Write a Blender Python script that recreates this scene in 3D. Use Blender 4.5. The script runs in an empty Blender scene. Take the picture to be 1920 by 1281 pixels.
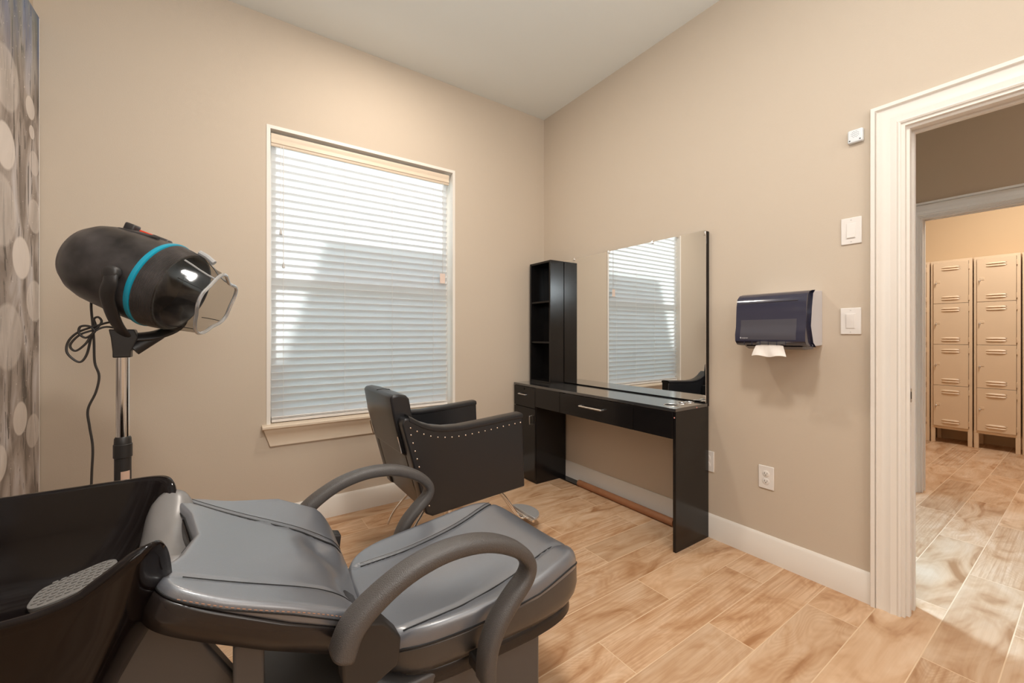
import bpy, bmesh, math, random
from mathutils import Vector, Matrix
random.seed(7)
C = bpy.context.scene
COL = C.collection
PI = math.pi

# ------------------------------------------------------------------ camera
cam_d = bpy.data.cameras.new('camera')
cam = bpy.data.objects.new('camera', cam_d)
COL.objects.link(cam)
FPX = 770.0
cam_d.sensor_width = 36.0
cam_d.lens = FPX / 1920.0 * 36.0
cam_d.shift_y = -(640.5 - 628.0) / 1920.0
cam_d.clip_start = 0.02
cam.location = (-2.28, -2.82, 1.16)
cam.rotation_euler = (PI / 2, 0, -math.radians(34.5))
C.camera = cam

# ------------------------------------------------------------------ world, exposure
C.view_settings.view_transform = 'Standard'
C.view_settings.look = 'None'
C.view_settings.gamma = 1.0
C.view_settings.use_curve_mapping = False
C.view_settings.exposure = -0.16
w = bpy.data.worlds.new('world')
C.world = w
w.use_nodes = True
bg = w.node_tree.nodes['Background']
bg.inputs[0].default_value = (0.74, 0.87, 1.0, 1)
bg.inputs[1].default_value = 5.0

def sun(name, direction, strength, color, angle):
    l = bpy.data.lights.new(name, 'SUN')
    l.energy = strength; l.color = color; l.angle = angle
    o = bpy.data.objects.new(name, l); COL.objects.link(o)
    o.rotation_euler = Vector(direction).to_track_quat('-Z', 'Y').to_euler()
    o.location = (0, 6, 6)
    return o
def area(name, loc, target, size, power, color, size_y=None, spread=None, shape='DISK'):
    l = bpy.data.lights.new(name, 'AREA')
    l.shape = shape; l.size = size
    if size_y: l.size_y = size_y
    l.energy = power; l.color = color
    if spread: l.spread = spread
    o = bpy.data.objects.new(name, l); COL.objects.link(o)
    o.location = loc
    o.rotation_euler = (Vector(target) - Vector(loc)).to_track_quat('-Z', 'Y').to_euler()
    return o
SUN_OUT = Vector((0.15, 1.0, 0.47))
sun('sun', -SUN_OUT, 10.0, (1.0, 0.99, 0.97), 0.02)
WARM = (1.0, 0.90, 0.79)
area('downlight_window_side', (-1.5, -0.80, 3.03), (-1.5, -0.80, 0), 0.13, 17, WARM)
area('downlight_middle', (-1.75, -2.35, 3.03), (-1.75, -2.35, 0), 0.30, 34, (1.0, 0.95, 0.89))
area('rear_fill', (-1.5, -3.6, 3.02), (-1.8, -2.4, 0), 1.1, 20, (1.0, 0.97, 0.94))  # unseen soft fill added high behind the camera, no fixture there
area('ceiling_fill', (-2.1, -3.1, 1.9), (-1.9, -2.5, 3.05), 0.6, 34, (0.84, 0.94, 1.0))  # added upward lamp that only lifts the ceiling brightness
area('camera_side_fill', (-1.5, -4.5, 1.75), (-1.6, -1.0, 0.7), 1.5, 30, (1.0, 0.94, 0.88), size_y=1.3, shape='RECTANGLE')  # added fill behind the camera to brighten the lower walls
area('hall_panel', (1.0, -3.6, 3.02), (1.0, -3.4, 0), 0.5, 12, (1.0, 0.95, 0.90))
area('locker_room_panel', (3.0, -2.6, 3.02), (3.1, -2.6, 0), 0.9, 56, (1.0, 0.96, 0.90))
area('hall_glass_door_daylight', (1.25, 0.75, 1.9), (0.45, -2.5, 0.0), 0.7, 36, (0.42, 0.70, 1.0), size_y=0.7, spread=math.radians(50), shape='RECTANGLE')

# ------------------------------------------------------------------ mesh helpers
class MB:
    def __init__(s): s.v = []; s.f = []; s.sm = []
    def add(s, vs, fs, smooth=False):
        b = len(s.v); s.v += [tuple(p) for p in vs]
        for f in fs: s.f.append([b + i for i in f]); s.sm.append(smooth)
        return s
    def box(s, x0, x1, y0, y1, z0, z1, M=None):
        vs = [Vector((x, y, z)) for x in (x0, x1) for y in (y0, y1) for z in (z0, z1)]
        if M is not None: vs = [M @ v for v in vs]
        return s.add(vs, [(0,1,3,2),(4,6,7,5),(0,4,5,1),(2,3,7,6),(0,2,6,4),(1,5,7,3)])
    def prism(s, pts, axis, a0, a1, smooth=False):
        def mk(p, a):
            return {'x': (a, p[0], p[1]), 'y': (p[0], a, p[1]), 'z': (p[0], p[1], a)}[axis]
        n = len(pts)
        vs = [mk(p, a0) for p in pts] + [mk(p, a1) for p in pts]
        s.add(vs, [list(range(n))[::-1], list(range(n, 2 * n))])
        b = len(s.v) - 2 * n
        for i in range(n):
            j = (i + 1) % n
            s.f.append([b + i, b + j, b + n + j, b + n + i]); s.sm.append(smooth)
        return s
    def loft(s, rings, cap0=True, cap1=True, smooth=True, closed=False):
        n = len(rings[0]); b = len(s.v)
        for r in rings: s.v += [tuple(p) for p in r]
        m = len(rings)
        for k in range(m if closed else m - 1):
            for i in range(n):
                j = (i + 1) % n; k2 = (k + 1) % m
                s.f.append([b + k*n + i, b + k*n + j, b + k2*n + j, b + k2*n + i]); s.sm.append(smooth)
        if not closed:
            if cap0: s.f.append([b + i for i in range(n)][::-1]); s.sm.append(False)
            if cap1: s.f.append([b + (m-1)*n + i for i in range(n)]); s.sm.append(False)
        return s
    def tube(s, path, r, n=12, closed=False, flat=None, ref=None, smooth=True, ex=1.0):
        P = [Vector(p) for p in path]; m = len(P); rings = []
        nrm = None
        for k in range(m):
            a = P[(k - 1) % m] if (closed or k > 0) else P[k]
            c = P[(k + 1) % m] if (closed or k < m - 1) else P[k]
            t = (c - a).normalized()
            if ref is not None:
                bn = Vector(ref); bn = (bn - t * bn.dot(t)).normalized(); nn = bn
            else:
                if nrm is None:
                    up = Vector((0, 0, 1)) if abs(t.z) < 0.9 else Vector((1, 0, 0))
                    nn = (up - t * up.dot(t)).normalized()
                else:
                    nn = (nrm - t * nrm.dot(t)).normalized()
            nrm = nn
            bb = t.cross(nn)
            rr = r[k] if isinstance(r, (list, tuple)) else r
            fl = flat if flat else 1.0
            sg = lambda q: math.copysign(abs(q) ** ex, q)
            rings.append([P[k] + nn * sg(math.cos(2*PI*i/n)) * rr + bb * sg(math.sin(2*PI*i/n)) * rr * fl for i in range(n)])
        return s.loft(rings, closed=closed, smooth=smooth)
    def lathe(s, prof, o, axis=(0,0,1), n=32, cap0=True, cap1=True, smooth=True):
        a = Vector(axis).normalized()
        up = Vector((0,0,1)) if abs(a.z) < 0.95 else Vector((1,0,0))
        e1 = (up - a * up.dot(a)).normalized(); e2 = a.cross(e1); o = Vector(o)
        rings = [[o + a * h + (e1 * math.cos(2*PI*i/n) + e2 * math.sin(2*PI*i/n)) * max(r, 1e-4) for i in range(n)] for (h, r) in prof]
        return s.loft(rings, cap0, cap1, smooth)
    def sphere(s, c, r, n=10):
        return s.lathe([(-r*math.cos(PI*k/n), r*math.sin(PI*k/n)) for k in range(n+1)], c, n=n*2)
    def xf(s, M):
        s.v = [tuple(M @ Vector(p)) for p in s.v]; return s

def smooth_path(pts, sub=6, closed=False):
    P = [Vector(p) for p in pts]; out = []; m = len(P)
    rng = range(m if closed else m - 1)
    for i in rng:
        p0 = P[(i-1) % m] if (closed or i > 0) else P[i]
        p1 = P[i]; p2 = P[(i+1) % m]
        p3 = P[(i+2) % m] if (closed or i < m - 2) else p2
        for k in range(sub):
            t = k / sub
            out.append(0.5 * ((2*p1) + (p2-p0)*t + (2*p0-5*p1+4*p2-p3)*t*t + (-p0+3*p1-3*p2+p3)*t**3))
    if not closed: out.append(P[-1])
    return out

def obj(name, mb, mat, parent=None, bevel=0, seg=2, sub=0, ang=40, allsmooth=False):
    me = bpy.data.meshes.new(name)
    off = parent.matrix_world.translation if parent is not None else Vector((0, 0, 0))
    if parent is not None:
        off = Vector((0,0,0)); p = parent
        while p is not None: off += p.location; p = p.parent
    me.from_pydata([tuple(Vector(p) - off) for p in mb.v], [], mb.f)
    me.polygons.foreach_set('use_smooth', [True if (allsmooth or bevel) else q for q in mb.sm])
    bm = bmesh.new(); bm.from_mesh(me)
    bmesh.ops.recalc_face_normals(bm, faces=bm.faces)
    bm.to_mesh(me); bm.free()
    if not allsmooth: me.set_sharp_from_angle(angle=math.radians(ang))
    me.materials.append(mat)
    o = bpy.data.objects.new(name, me); COL.objects.link(o)
    if parent is not None: o.parent = parent
    if bevel:
        b = o.modifiers.new('bevel', 'BEVEL'); b.width = bevel; b.segments = seg; b.limit_method = 'ANGLE'; b.angle_limit = math.radians(35)
        b.harden_normals = False
    if sub:
        b = o.modifiers.new('sub', 'SUBSURF'); b.levels = sub; b.render_levels = sub
    me.update()
    return o
def tag(o, label, cat, group=None):
    o['label'] = label; o['category'] = cat
    if group: o['group'] = group
    return o
def thing(name, loc, label, cat, group=None):
    o = bpy.data.objects.new(name, None); COL.objects.link(o); o.location = loc
    o.empty_display_size = 0.1
    return tag(o, label, cat, group)
def struct(name, mb, mat, parent=None, **k):
    o = obj(name, mb, mat, parent, **k)
    if parent is None: o['kind'] = 'structure'
    return o
def copy_tree(o, parent=None):
    c = o.copy(); COL.objects.link(c)
    if parent is not None: c.parent = parent
    for ch in list(o.children): copy_tree(ch, c)
    return c

# ------------------------------------------------------------------ materials
def lin(c):
    return tuple(((x/255)/12.92 if x/255 <= 0.04045 else (((x/255)+0.055)/1.055)**2.4) for x in c) + (1,)
def mat(name, color, rough=0.5, metal=0.0, spec=0.5, coat=0.0, bump=0, bscale=100, var=0.0, vscale=3.0, coat_r=0.1, linear=False):
    m = bpy.data.materials.new(name); m.use_nodes = True
    nt = m.node_tree; b = nt.nodes['Principled BSDF']
    c = tuple(color) + (1,) if linear else lin(color)
    b.inputs['Base Color'].default_value = c
    b.inputs['Roughness'].default_value = rough
    b.inputs['Metallic'].default_value = metal
    b.inputs['Specular IOR Level'].default_value = spec
    b.inputs['Coat Weight'].default_value = coat
    b.inputs['Coat Roughness'].default_value = coat_r
    tc = nt.nodes.new('ShaderNodeTexCoord')
    if var:
        n = nt.nodes.new('ShaderNodeTexNoise'); n.inputs['Scale'].default_value = vscale; n.inputs['Detail'].default_value = 4
        nt.links.new(tc.outputs['Object'], n.inputs['Vector'])
        r = nt.nodes.new('ShaderNodeMapRange'); r.inputs[1].default_value = 0.3; r.inputs[2].default_value = 0.7
        r.inputs[3].default_value = 1 - var; r.inputs[4].default_value = 1 + var
        nt.links.new(n.outputs[0], r.inputs[0])
        x = nt.nodes.new('ShaderNodeVectorMath'); x.operation = 'SCALE'; x.inputs[0].default_value = c[:3]
        nt.links.new(r.outputs[0], x.inputs['Scale']); nt.links.new(x.outputs[0], b.inputs['Base Color'])
    if bump:
        n = nt.nodes.new('ShaderNodeTexNoise'); n.inputs['Scale'].default_value = bscale; n.inputs['Detail'].default_value = 3
        nt.links.new(tc.outputs['Object'], n.inputs['Vector'])
        bp = nt.nodes.new('ShaderNodeBump'); bp.inputs['Strength'].default_value = bump; bp.inputs['Distance'].default_value = 0.002
        nt.links.new(n.outputs[0], bp.inputs['Height']); nt.links.new(bp.outputs[0], b.inputs['Normal'])
    return m
WALL = mat('wall_paint', (203, 188, 170), 0.85, spec=0.2, bump=0.15, bscale=180)
WALL2 = mat('hall_wall_paint', (196, 172, 146), 0.85, spec=0.2, bump=0.15, bscale=180)
WALL3 = mat('locker_room_paint', (214, 186, 150), 0.85, spec=0.2)
CEIL = mat('ceiling_paint', (232, 234, 230), 0.9, spec=0.1, bump=0.1, bscale=220)
TRIM = mat('trim_paint', (234, 227, 218), 0.40, spec=0.35)
SILLM = mat('sill_paint', (222, 204, 182), 0.42, spec=0.4)
WHITE = mat('white_plastic', (232, 226, 220), 0.35)
VINYL = mat('black_vinyl', (0.125, 0.132, 0.150), 0.34, spec=1.0, coat=0.8, coat_r=0.22, bump=0.12, bscale=420, linear=True)
VINYL_SHADED = mat('vinyl_side_shade', (0.042, 0.039, 0.038), 0.36, spec=0.7, coat=0.3, coat_r=0.3, bump=0.12, bscale=420, linear=True)  # same vinyl as the cushions, with the sides' shade put into its colour
VINYL2 = mat('black_chair_vinyl', (0.016, 0.016, 0.018), 0.30, spec=0.5, bump=0.1, bscale=420, linear=True)
SEAM = mat('dark_seam', (0.008, 0.008, 0.009), 0.6, linear=True)
ARMP = mat('textured_black_plastic', (0.075, 0.068, 0.065), 0.40, spec=0.6, bump=0.7, bscale=420, linear=True)
SHELLM = mat('black_side_shell', (0.018, 0.014, 0.013), 0.24, spec=0.5, linear=True)
BASEM = mat('black_base_plastic', (0.085, 0.079, 0.077), 0.38, spec=0.5, linear=True)
GLOSS = mat('glossy_black', (0.006, 0.004, 0.004), 0.09, spec=0.26, linear=True)
NECK = mat('neck_rest_rubber', (0.19, 0.18, 0.175), 0.30, spec=0.6, linear=True)
MATM = mat('grey_rubber', (0.24, 0.225, 0.21), 0.5, linear=True)
LAM = mat('black_laminate', (0.008, 0.007, 0.007), 0.20, spec=0.40, bump=0.03, bscale=500, linear=True)
LAMTOP = mat('black_laminate_top', (0.035, 0.036, 0.038), 0.14, spec=1.0, coat=1.0, coat_r=0.12, linear=True)
CHROME = mat('chrome', (0.86, 0.85, 0.84), 0.10, metal=1.0, linear=True)
SATIN = mat('satin_metal', (0.82, 0.80, 0.78), 0.28, metal=1.0, linear=True)
HOOD = mat('dusty_black_plastic', (0.040, 0.035, 0.034), 0.32, spec=0.5, var=0.75, vscale=11, linear=True)
TEAL = mat('teal_plastic', (18, 150, 178), 0.35)
RED = mat('red_switch', (220, 60, 30), 0.4)
BRACK = mat('bracket_black', (0.026, 0.023, 0.022), 0.42, linear=True)
CORD = mat('cord_rubber', (0.032, 0.026, 0.022), 0.5, linear=True)
KRAFT = mat('kraft_brown', (150, 100, 66), 0.6, var=0.06, vscale=20)
LOCK = mat('locker_enamel', (226, 200, 168), 0.40, spec=0.4)
LOCKD = mat('locker_shadow_gap', (120, 98, 76), 0.7)
BLACK = mat('black_hole', (0.004, 0.004, 0.004), 0.8, linear=True)
PAPER = mat('paper_towel', (238, 230, 222), 0.8)
GREYP = mat('grey_plastic', (205, 200, 196), 0.4)
BRASS = mat('nailhead', (0.85, 0.70, 0.58), 0.22, metal=1.0, linear=True)
THREAD = mat('thread', (150, 110, 85), 0.7)

def slat_material():
    m = bpy.data.materials.new('slat_white'); m.use_nodes = True; nt = m.node_tree
    nt.nodes.remove(nt.nodes['Principled BSDF']); out = nt.nodes['Material Output']
    d = nt.nodes.new('ShaderNodeBsdfDiffuse'); d.inputs[0].default_value = (0.86, 0.85, 0.83, 1)
    t = nt.nodes.new('ShaderNodeBsdfTranslucent'); t.inputs[0].default_value = (0.90, 0.91, 0.92, 1)
    mx = nt.nodes.new('ShaderNodeMixShader'); mx.inputs[0].default_value = 0.5
    nt.links.new(d.outputs[0], mx.inputs[1]); nt.links.new(t.outputs[0], mx.inputs[2]); nt.links.new(mx.outputs[0], out.inputs[0])
    return m
SLAT = slat_material()
def thin_glass(name, tint, gl=0.08, rough=0.02, fres=True):
    m = bpy.data.materials.new(name); m.use_nodes = True; nt = m.node_tree
    nt.nodes.remove(nt.nodes['Principled BSDF']); out = nt.nodes['Material Output']
    t = nt.nodes.new('ShaderNodeBsdfTransparent'); t.inputs[0].default_value = tuple(tint) + (1,)
    g = nt.nodes.new('ShaderNodeBsdfGlossy'); g.inputs['Roughness'].default_value = rough
    mx = nt.nodes.new('ShaderNodeMixShader'); mx.inputs[0].default_value = gl
    if fres:
        lw = nt.nodes.new('ShaderNodeLayerWeight'); lw.inputs[0].default_value = 0.25
        mr = nt.nodes.new('ShaderNodeMapRange'); mr.inputs[3].default_value = gl; mr.inputs[4].default_value = 0.6
        nt.links.new(lw.outputs['Fresnel'], mr.inputs[0]); nt.links.new(mr.outputs[0], mx.inputs[0])
    nt.links.new(t.outputs[0], mx.inputs[1]); nt.links.new(g.outputs[0], mx.inputs[2]); nt.links.new(mx.outputs[0], out.inputs[0])
    return m
GLASS = thin_glass('window_glass', (0.94, 0.97, 0.97), 0.04)
VISOR = thin_glass('smoked_visor', (0.66, 0.64, 0.61), 0.05, 0.10, fres=False)
SMOKE = mat('smoked_blue_plastic', (0.030, 0.030, 0.055), 0.14, spec=0.6, coat=0.3, linear=True)
SMOKEL = mat('smoked_plastic_over_paper', (0.075, 0.072, 0.088), 0.22, spec=0.6, linear=True)
def mirror_mat():
    m = bpy.data.materials.new('mirror_glass'); m.use_nodes = True; b = m.node_tree.nodes['Principled BSDF']
    b.inputs['Base Color'].default_value = (0.84, 0.85, 0.84, 1); b.inputs['Metallic'].default_value = 1; b.inputs['Roughness'].default_value = 0.01
    return m
MIRROR = mirror_mat()

def NodeKit(nt):
    def N(t, **k):
        n = nt.nodes.new(t)
        for a, b in k.items(): setattr(n, a, b)
        return n
    def M(op, a, b=None, c=None):
        n = nt.nodes.new('ShaderNodeMath'); n.operation = op
        for i, x in enumerate((a, b, c)):
            if x is None: continue
            if isinstance(x, (int, float)): n.inputs[i].default_value = x
            else: nt.links.new(x, n.inputs[i])
        return n.outputs[0]
    return N, M
def ramp(nt, fac, stops):
    r = nt.nodes.new('ShaderNodeValToRGB'); el = r.color_ramp.elements
    while len(el) < len(stops): el.new(0.5)
    for e, (p, c) in zip(el, stops): e.position = p; e.color = lin(c)
    nt.links.new(fac, r.inputs[0]); return r.outputs[0]
def mixc(nt, fac, a, b, mode='MIX'):
    n = nt.nodes.new('ShaderNodeMix'); n.data_type = 'RGBA'; n.blend_type = mode
    for k, x in ((0, fac), (6, a), (7, b)):
        if isinstance(x, (int, float)): n.inputs[k].default_value = x
        elif isinstance(x, tuple): n.inputs[k].default_value = x
        else: nt.links.new(x, n.inputs[k])
    return n.outputs[2]

def floor_material():
    m = bpy.data.materials.new('wood_look_tile'); m.use_nodes = True; nt = m.node_tree
    N, M = NodeKit(nt); b = nt.nodes['Principled BSDF']
    tc = N('ShaderNodeTexCoord'); sp = N('ShaderNodeSeparateXYZ'); nt.links.new(tc.outputs['Object'], sp.inputs[0])
    X, Y = sp.outputs[0], sp.outputs[1]
    W_, L_ = 0.1765, 0.904
    yy = M('DIVIDE', M('ADD', Y, 2.081), W_); row = M('FLOOR', yy); fy = M('SUBTRACT', yy, row)
    odd = M('ABSOLUTE', M('MODULO', row, 2.0))
    xx = M('ADD', M('DIVIDE', M('ADD', X, 0.69), L_), M('MULTIPLY', odd, 0.49)); colm = M('FLOOR', xx); fx = M('SUBTRACT', xx, colm)
    dx = M('MULTIPLY', M('MINIMUM', fx, M('SUBTRACT', 1.0, fx)), L_)
    dy = M('MULTIPLY', M('MINIMUM', fy, M('SUBTRACT', 1.0, fy)), W_)
    dmin = M('MINIMUM', dx, dy)
    mr = N('ShaderNodeMapRange'); mr.inputs[1].default_value = 0.0012; mr.inputs[2].default_value = 0.0024; mr.inputs[3].default_value = 1; mr.inputs[4].default_value = 0
    nt.links.new(dmin, mr.inputs[0]); grout = mr.outputs[0]
    cb = N('ShaderNodeCombineXYZ'); nt.links.new(row, cb.inputs[0]); nt.links.new(colm, cb.inputs[1])
    wn = N('ShaderNodeTexWhiteNoise'); wn.noise_dimensions = '2D'; nt.links.new(cb.outputs[0], wn.inputs['Vector'])
    hs = wn.outputs['Value']
    wc = N('ShaderNodeSeparateColor'); nt.links.new(wn.outputs['Color'], wc.inputs[0])
    def noise(sx, sy, detail, dist, seedmul, rough=0.55):
        v = N('ShaderNodeCombineXYZ')
        nt.links.new(M('MULTIPLY', X, sx), v.inputs[0]); nt.links.new(M('MULTIPLY', Y, sy), v.inputs[1])
        nt.links.new(M('MULTIPLY', hs, seedmul), v.inputs[2])
        n = N('ShaderNodeTexNoise'); n.inputs['Scale'].default_value = 1.0; n.inputs['Detail'].default_value = detail
        n.inputs['Distortion'].default_value = dist; n.inputs['Roughness'].default_value = rough
        nt.links.new(v.outputs[0], n.inputs['Vector']); return n.outputs[0]
    big = noise(2.6, 7.0, 3, 1.6, 53)
    fine = noise(2.5, 105.0, 3, 0.25, 31)
    mid = noise(2.2, 16.0, 4, 0.8, 91)
    # growth rings
    v = N('ShaderNodeCombineXYZ')
    nt.links.new(M('MULTIPLY', X, 2.4), v.inputs[0]); nt.links.new(M('MULTIPLY', Y, 8.0), v.inputs[1]); nt.links.new(M('MULTIPLY', hs, 17), v.inputs[2])
    rn = N('ShaderNodeTexNoise'); rn.inputs['Scale'].default_value = 1.0; rn.inputs['Detail'].default_value = 1.0; nt.links.new(v.outputs[0], rn.inputs['Vector'])
    rings = M('ABSOLUTE', M('SUBTRACT', M('FRACT', M('MULTIPLY', rn.outputs[0], 26.0)), 0.5))
    rmask = M('MULTIPLY', M('GREATER_THAN', wc.outputs[1], 0.45), 0.5)
    base = ramp(nt, big, [(0.28, (160, 116, 80)), (0.40, (198, 160, 124)), (0.52, (214, 180, 146)), (0.72, (228, 200, 170))])
    c = mixc(nt, M('MULTIPLY', M('SUBTRACT', 1.0, mid), 0.36), base, lin((160, 110, 70)))
    fr_ = N('ShaderNodeMapRange'); fr_.inputs[1].default_value = 0.40; fr_.inputs[2].default_value = 0.64; nt.links.new(fine, fr_.inputs[0])
    straight = N('ShaderNodeMapRange'); straight.inputs[1].default_value = 0.50; straight.inputs[2].default_value = 0.70; nt.links.new(wc.outputs[0], straight.inputs[0])
    fmask = M('MULTIPLY', fr_.outputs[0], M('ADD', 0.10, M('MULTIPLY', straight.outputs[0], 0.36)))
    c = mixc(nt, fmask, c, lin((160, 112, 72)))
    c = mixc(nt, M('MULTIPLY', M('MULTIPLY', M('SUBTRACT', 0.5, rings), rmask), 0.75), c, lin((160, 112, 70)))
    tone = N('ShaderNodeMapRange'); tone.inputs[3].default_value = 0.88; tone.inputs[4].default_value = 1.10; nt.links.new(wc.outputs[2], tone.inputs[0])
    sc = N('ShaderNodeVectorMath'); sc.operation = 'SCALE'; nt.links.new(c, sc.inputs[0]); nt.links.new(tone.outputs[0], sc.inputs['Scale'])
    fin = mixc(nt, grout, sc.outputs[0], lin((222, 192, 158)))
    nt.links.new(fin, b.inputs['Base Color'])
    b.inputs['Roughness'].default_value = 0.42; b.inputs['Specular IOR Level'].default_value = 0.4
    bp = N('ShaderNodeBump'); bp.inputs['Strength'].default_value = 0.25; bp.inputs['Distance'].default_value = 0.002
    nt.links.new(M('SUBTRACT', M('MULTIPLY', fine, 0.5), M('MULTIPLY', grout, 1.0)), bp.inputs['Height'])
    nt.links.new(bp.outputs[0], b.inputs['Normal'])
    return m
FLOOR = floor_material()

def mural_material():
    m = bpy.data.materials.new('mural_print'); m.use_nodes = True; nt = m.node_tree
    N, M = NodeKit(nt); b = nt.nodes['Principled BSDF']
    tc = N('ShaderNodeTexCoord'); sp = N('ShaderNodeSeparateXYZ'); nt.links.new(tc.outputs['Object'], sp.inputs[0])
    Y, Z = sp.outputs[1], sp.outputs[2]
    def noise(sy, sz, det, dist, off=0.0):
        v = N('ShaderNodeCombineXYZ'); nt.links.new(M('MULTIPLY', Y, sy), v.inputs[0]); nt.links.new(M('MULTIPLY', Z, sz), v.inputs[1]); v.inputs[2].default_value = off
        n = N('ShaderNodeTexNoise'); n.inputs['Scale'].default_value = 1; n.inputs['Detail'].default_value = det; n.inputs['Distortion'].default_value = dist
        nt.links.new(v.outputs[0], n.inputs['Vector']); return n.outputs[0]
    base = ramp(nt, noise(7, 2.2, 4, 1.0), [(0.26, (78, 70, 62)), (0.40, (128, 116, 108)), (0.52, (172, 160, 152)), (0.68, (206, 200, 200))])
    c = mixc(nt, M('MULTIPLY', M('GREATER_THAN', noise(30, 3.0, 4, 1.8, 4.0), 0.61), 0.7), base, lin((46, 42, 38)))
    # blue and green at the very top
    top = N('ShaderNodeMapRange'); top.inputs[1].default_value = 2.2; top.inputs[2].default_value = 2.65; nt.links.new(Z, top.inputs[0])
    bl = ramp(nt, noise(14, 1.5, 2, 0.4, 9.0), [(0.35, (60, 72, 48)), (0.5, (120, 135, 140)), (0.62, (60, 110, 170))])
    c = mixc(nt, M('MULTIPLY', top.outputs[0], 0.75), c, bl)
    discs = [(-0.35,2.176,.126,.35),(-0.36,1.905,.092,.8),(-0.113,2.165,.05,.75),(-0.096,2.064,.03,.75),(-0.399,1.645,.144,.4),(-0.206,1.486,.09,.9),(-0.062,1.313,.093,.55),
             (-0.07,1.933,.055,.5),(-0.217,0.807,.071,.8),(-0.333,1.152,.135,.4),(-0.083,0.73,.076,.5),(-0.415,0.665,.072,.7),(-0.065,1.695,.077,.5),(-0.6,1.9,.12,.6),(-0.75,1.4,.15,.5),(-0.95,2.0,.13,.6),(-1.1,1.1,.14,.5),(-1.3,1.7,.12,.6),(-0.7,0.8,.1,.6)]
    for (y, z, r, s) in discs:
        dy = M('SUBTRACT', Y, y); dz = M('SUBTRACT', Z, z)
        d = M('SQRT', M('ADD', M('MULTIPLY', dy, dy), M('MULTIPLY', dz, dz)))
        mr = N('ShaderNodeMapRange'); mr.inputs[1].default_value = r * 0.93; mr.inputs[2].default_value = r * 1.04; mr.inputs[3].default_value = s; mr.inputs[4].default_value = 0
        nt.links.new(d, mr.inputs[0])
        c = mixc(nt, mr.outputs[0], c, lin((232, 222, 214)))
    sk = M('MULTIPLY', M('GREATER_THAN', noise(60, 60, 2, 0, 2.0), 0.71), 0.7)
    c = mixc(nt, sk, c, lin((225, 218, 210)))
    nt.links.new(c, b.inputs['Base Color']); b.inputs['Roughness'].default_value = 0.45
    return m
MURAL = mural_material()

# ------------------------------------------------------------------ room shell
HC = 3.05
XL = -3.03       # left wall face
YF = -4.6        # wall behind the camera
WX0, WX1, WZ0, WZ1 = -2.085, -0.885, 0.605, 2.39      # window opening
DY0, DY1, DZ = -3.25, -2.334, 2.03                    # doorway in right wall
mb = MB().box(XL - .15, 4.6, -5.2, 1.2, -0.08, 0.0); struct('floor', mb, FLOOR)
mb = MB().box(XL - .15, 4.6, -5.2, 1.2, HC, HC + 0.1); struct('ceiling', mb, CEIL)
mb = MB()
mb.box(XL - .15, WX0, 0, .15, 0, HC).box(WX1, 0, 0, .15, 0, HC).box(WX0, WX1, 0, .15, 0, WZ0).box(WX0, WX1, 0, .15, WZ1, HC)
struct('wall_back', mb, WALL)
mb = MB()
mb.box(0, .13, DY1, .15, 0, HC).box(0, .13, DY0, DY1, DZ, HC).box(0, .13, -5.2, DY0, 0, HC)
struct('wall_right', mb, WALL)
struct('wall_left', MB().box(XL - .15, XL, -5.2, 0, 0, HC), WALL)
struct('wall_front', MB().box(XL, 0, YF - .15, YF, 0, HC), WALL)
H2 = 1.90
E0, E1 = -3.05, -2.02
mb = MB()
mb.box(H2, H2 + .12, E1, 1.2, 0, HC).box(H2, H2 + .12, E0, E1, DZ, HC).box(H2, H2 + .12, -5.2, E0, 0, HC)
struct('wall_hall', mb, WALL2)
struct('wall_hall_end', MB().box(.13, H2, 1.1, 1.2, 0, HC), WALL2)
struct('wall_hall_near', MB().box(.13, H2, -5.2, -5.1, 0, HC), WALL2)
struct('wall_locker_room', MB().box(4.36, 4.5, -5.2, 1.2, 0, HC), WALL3)
struct('wall_locker_room_side', MB().box(H2 + .12, 4.36, -.1, 0, 0, HC).box(H2 + .12, 4.36, -5.2, -5.1, 0, HC), WALL3)

# baseboards
def bb_profile(d=0.016, h=0.133):
    return [(0, 0), (d, 0), (d, h - .030), (d - .003, h - .024), (d - .003, h - .014), (d - .008, h - .006), (d - .011, h), (0, h)]
mb = MB().prism([(-p[0], p[1]) for p in bb_profile()], 'x', XL, 0)
struct('baseboard_back', mb, TRIM)
mb = MB().prism([(-p[0], p[1]) for p in bb_profile()], 'y', DY1 + .095, -0.0165)
mb.prism([(-p[0], p[1]) for p in bb_profile()], 'y', YF, DY0 - .095)
struct('baseboard_right', mb, TRIM)
mb = MB().prism([(XL + p[0], p[1]) for p in bb_profile()], 'y', YF, -0.0165)
struct('baseboard_left', mb, TRIM)
mb = MB().prism([(H2 - p[0], p[1]) for p in bb_profile()], 'y', E1 + .095, 1.1)
mb.prism([(H2 - p[0], p[1]) for p in bb_profile()], 'y', -5.1, E0 - .095)
struct('baseboard_hall', mb, TRIM)

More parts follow.
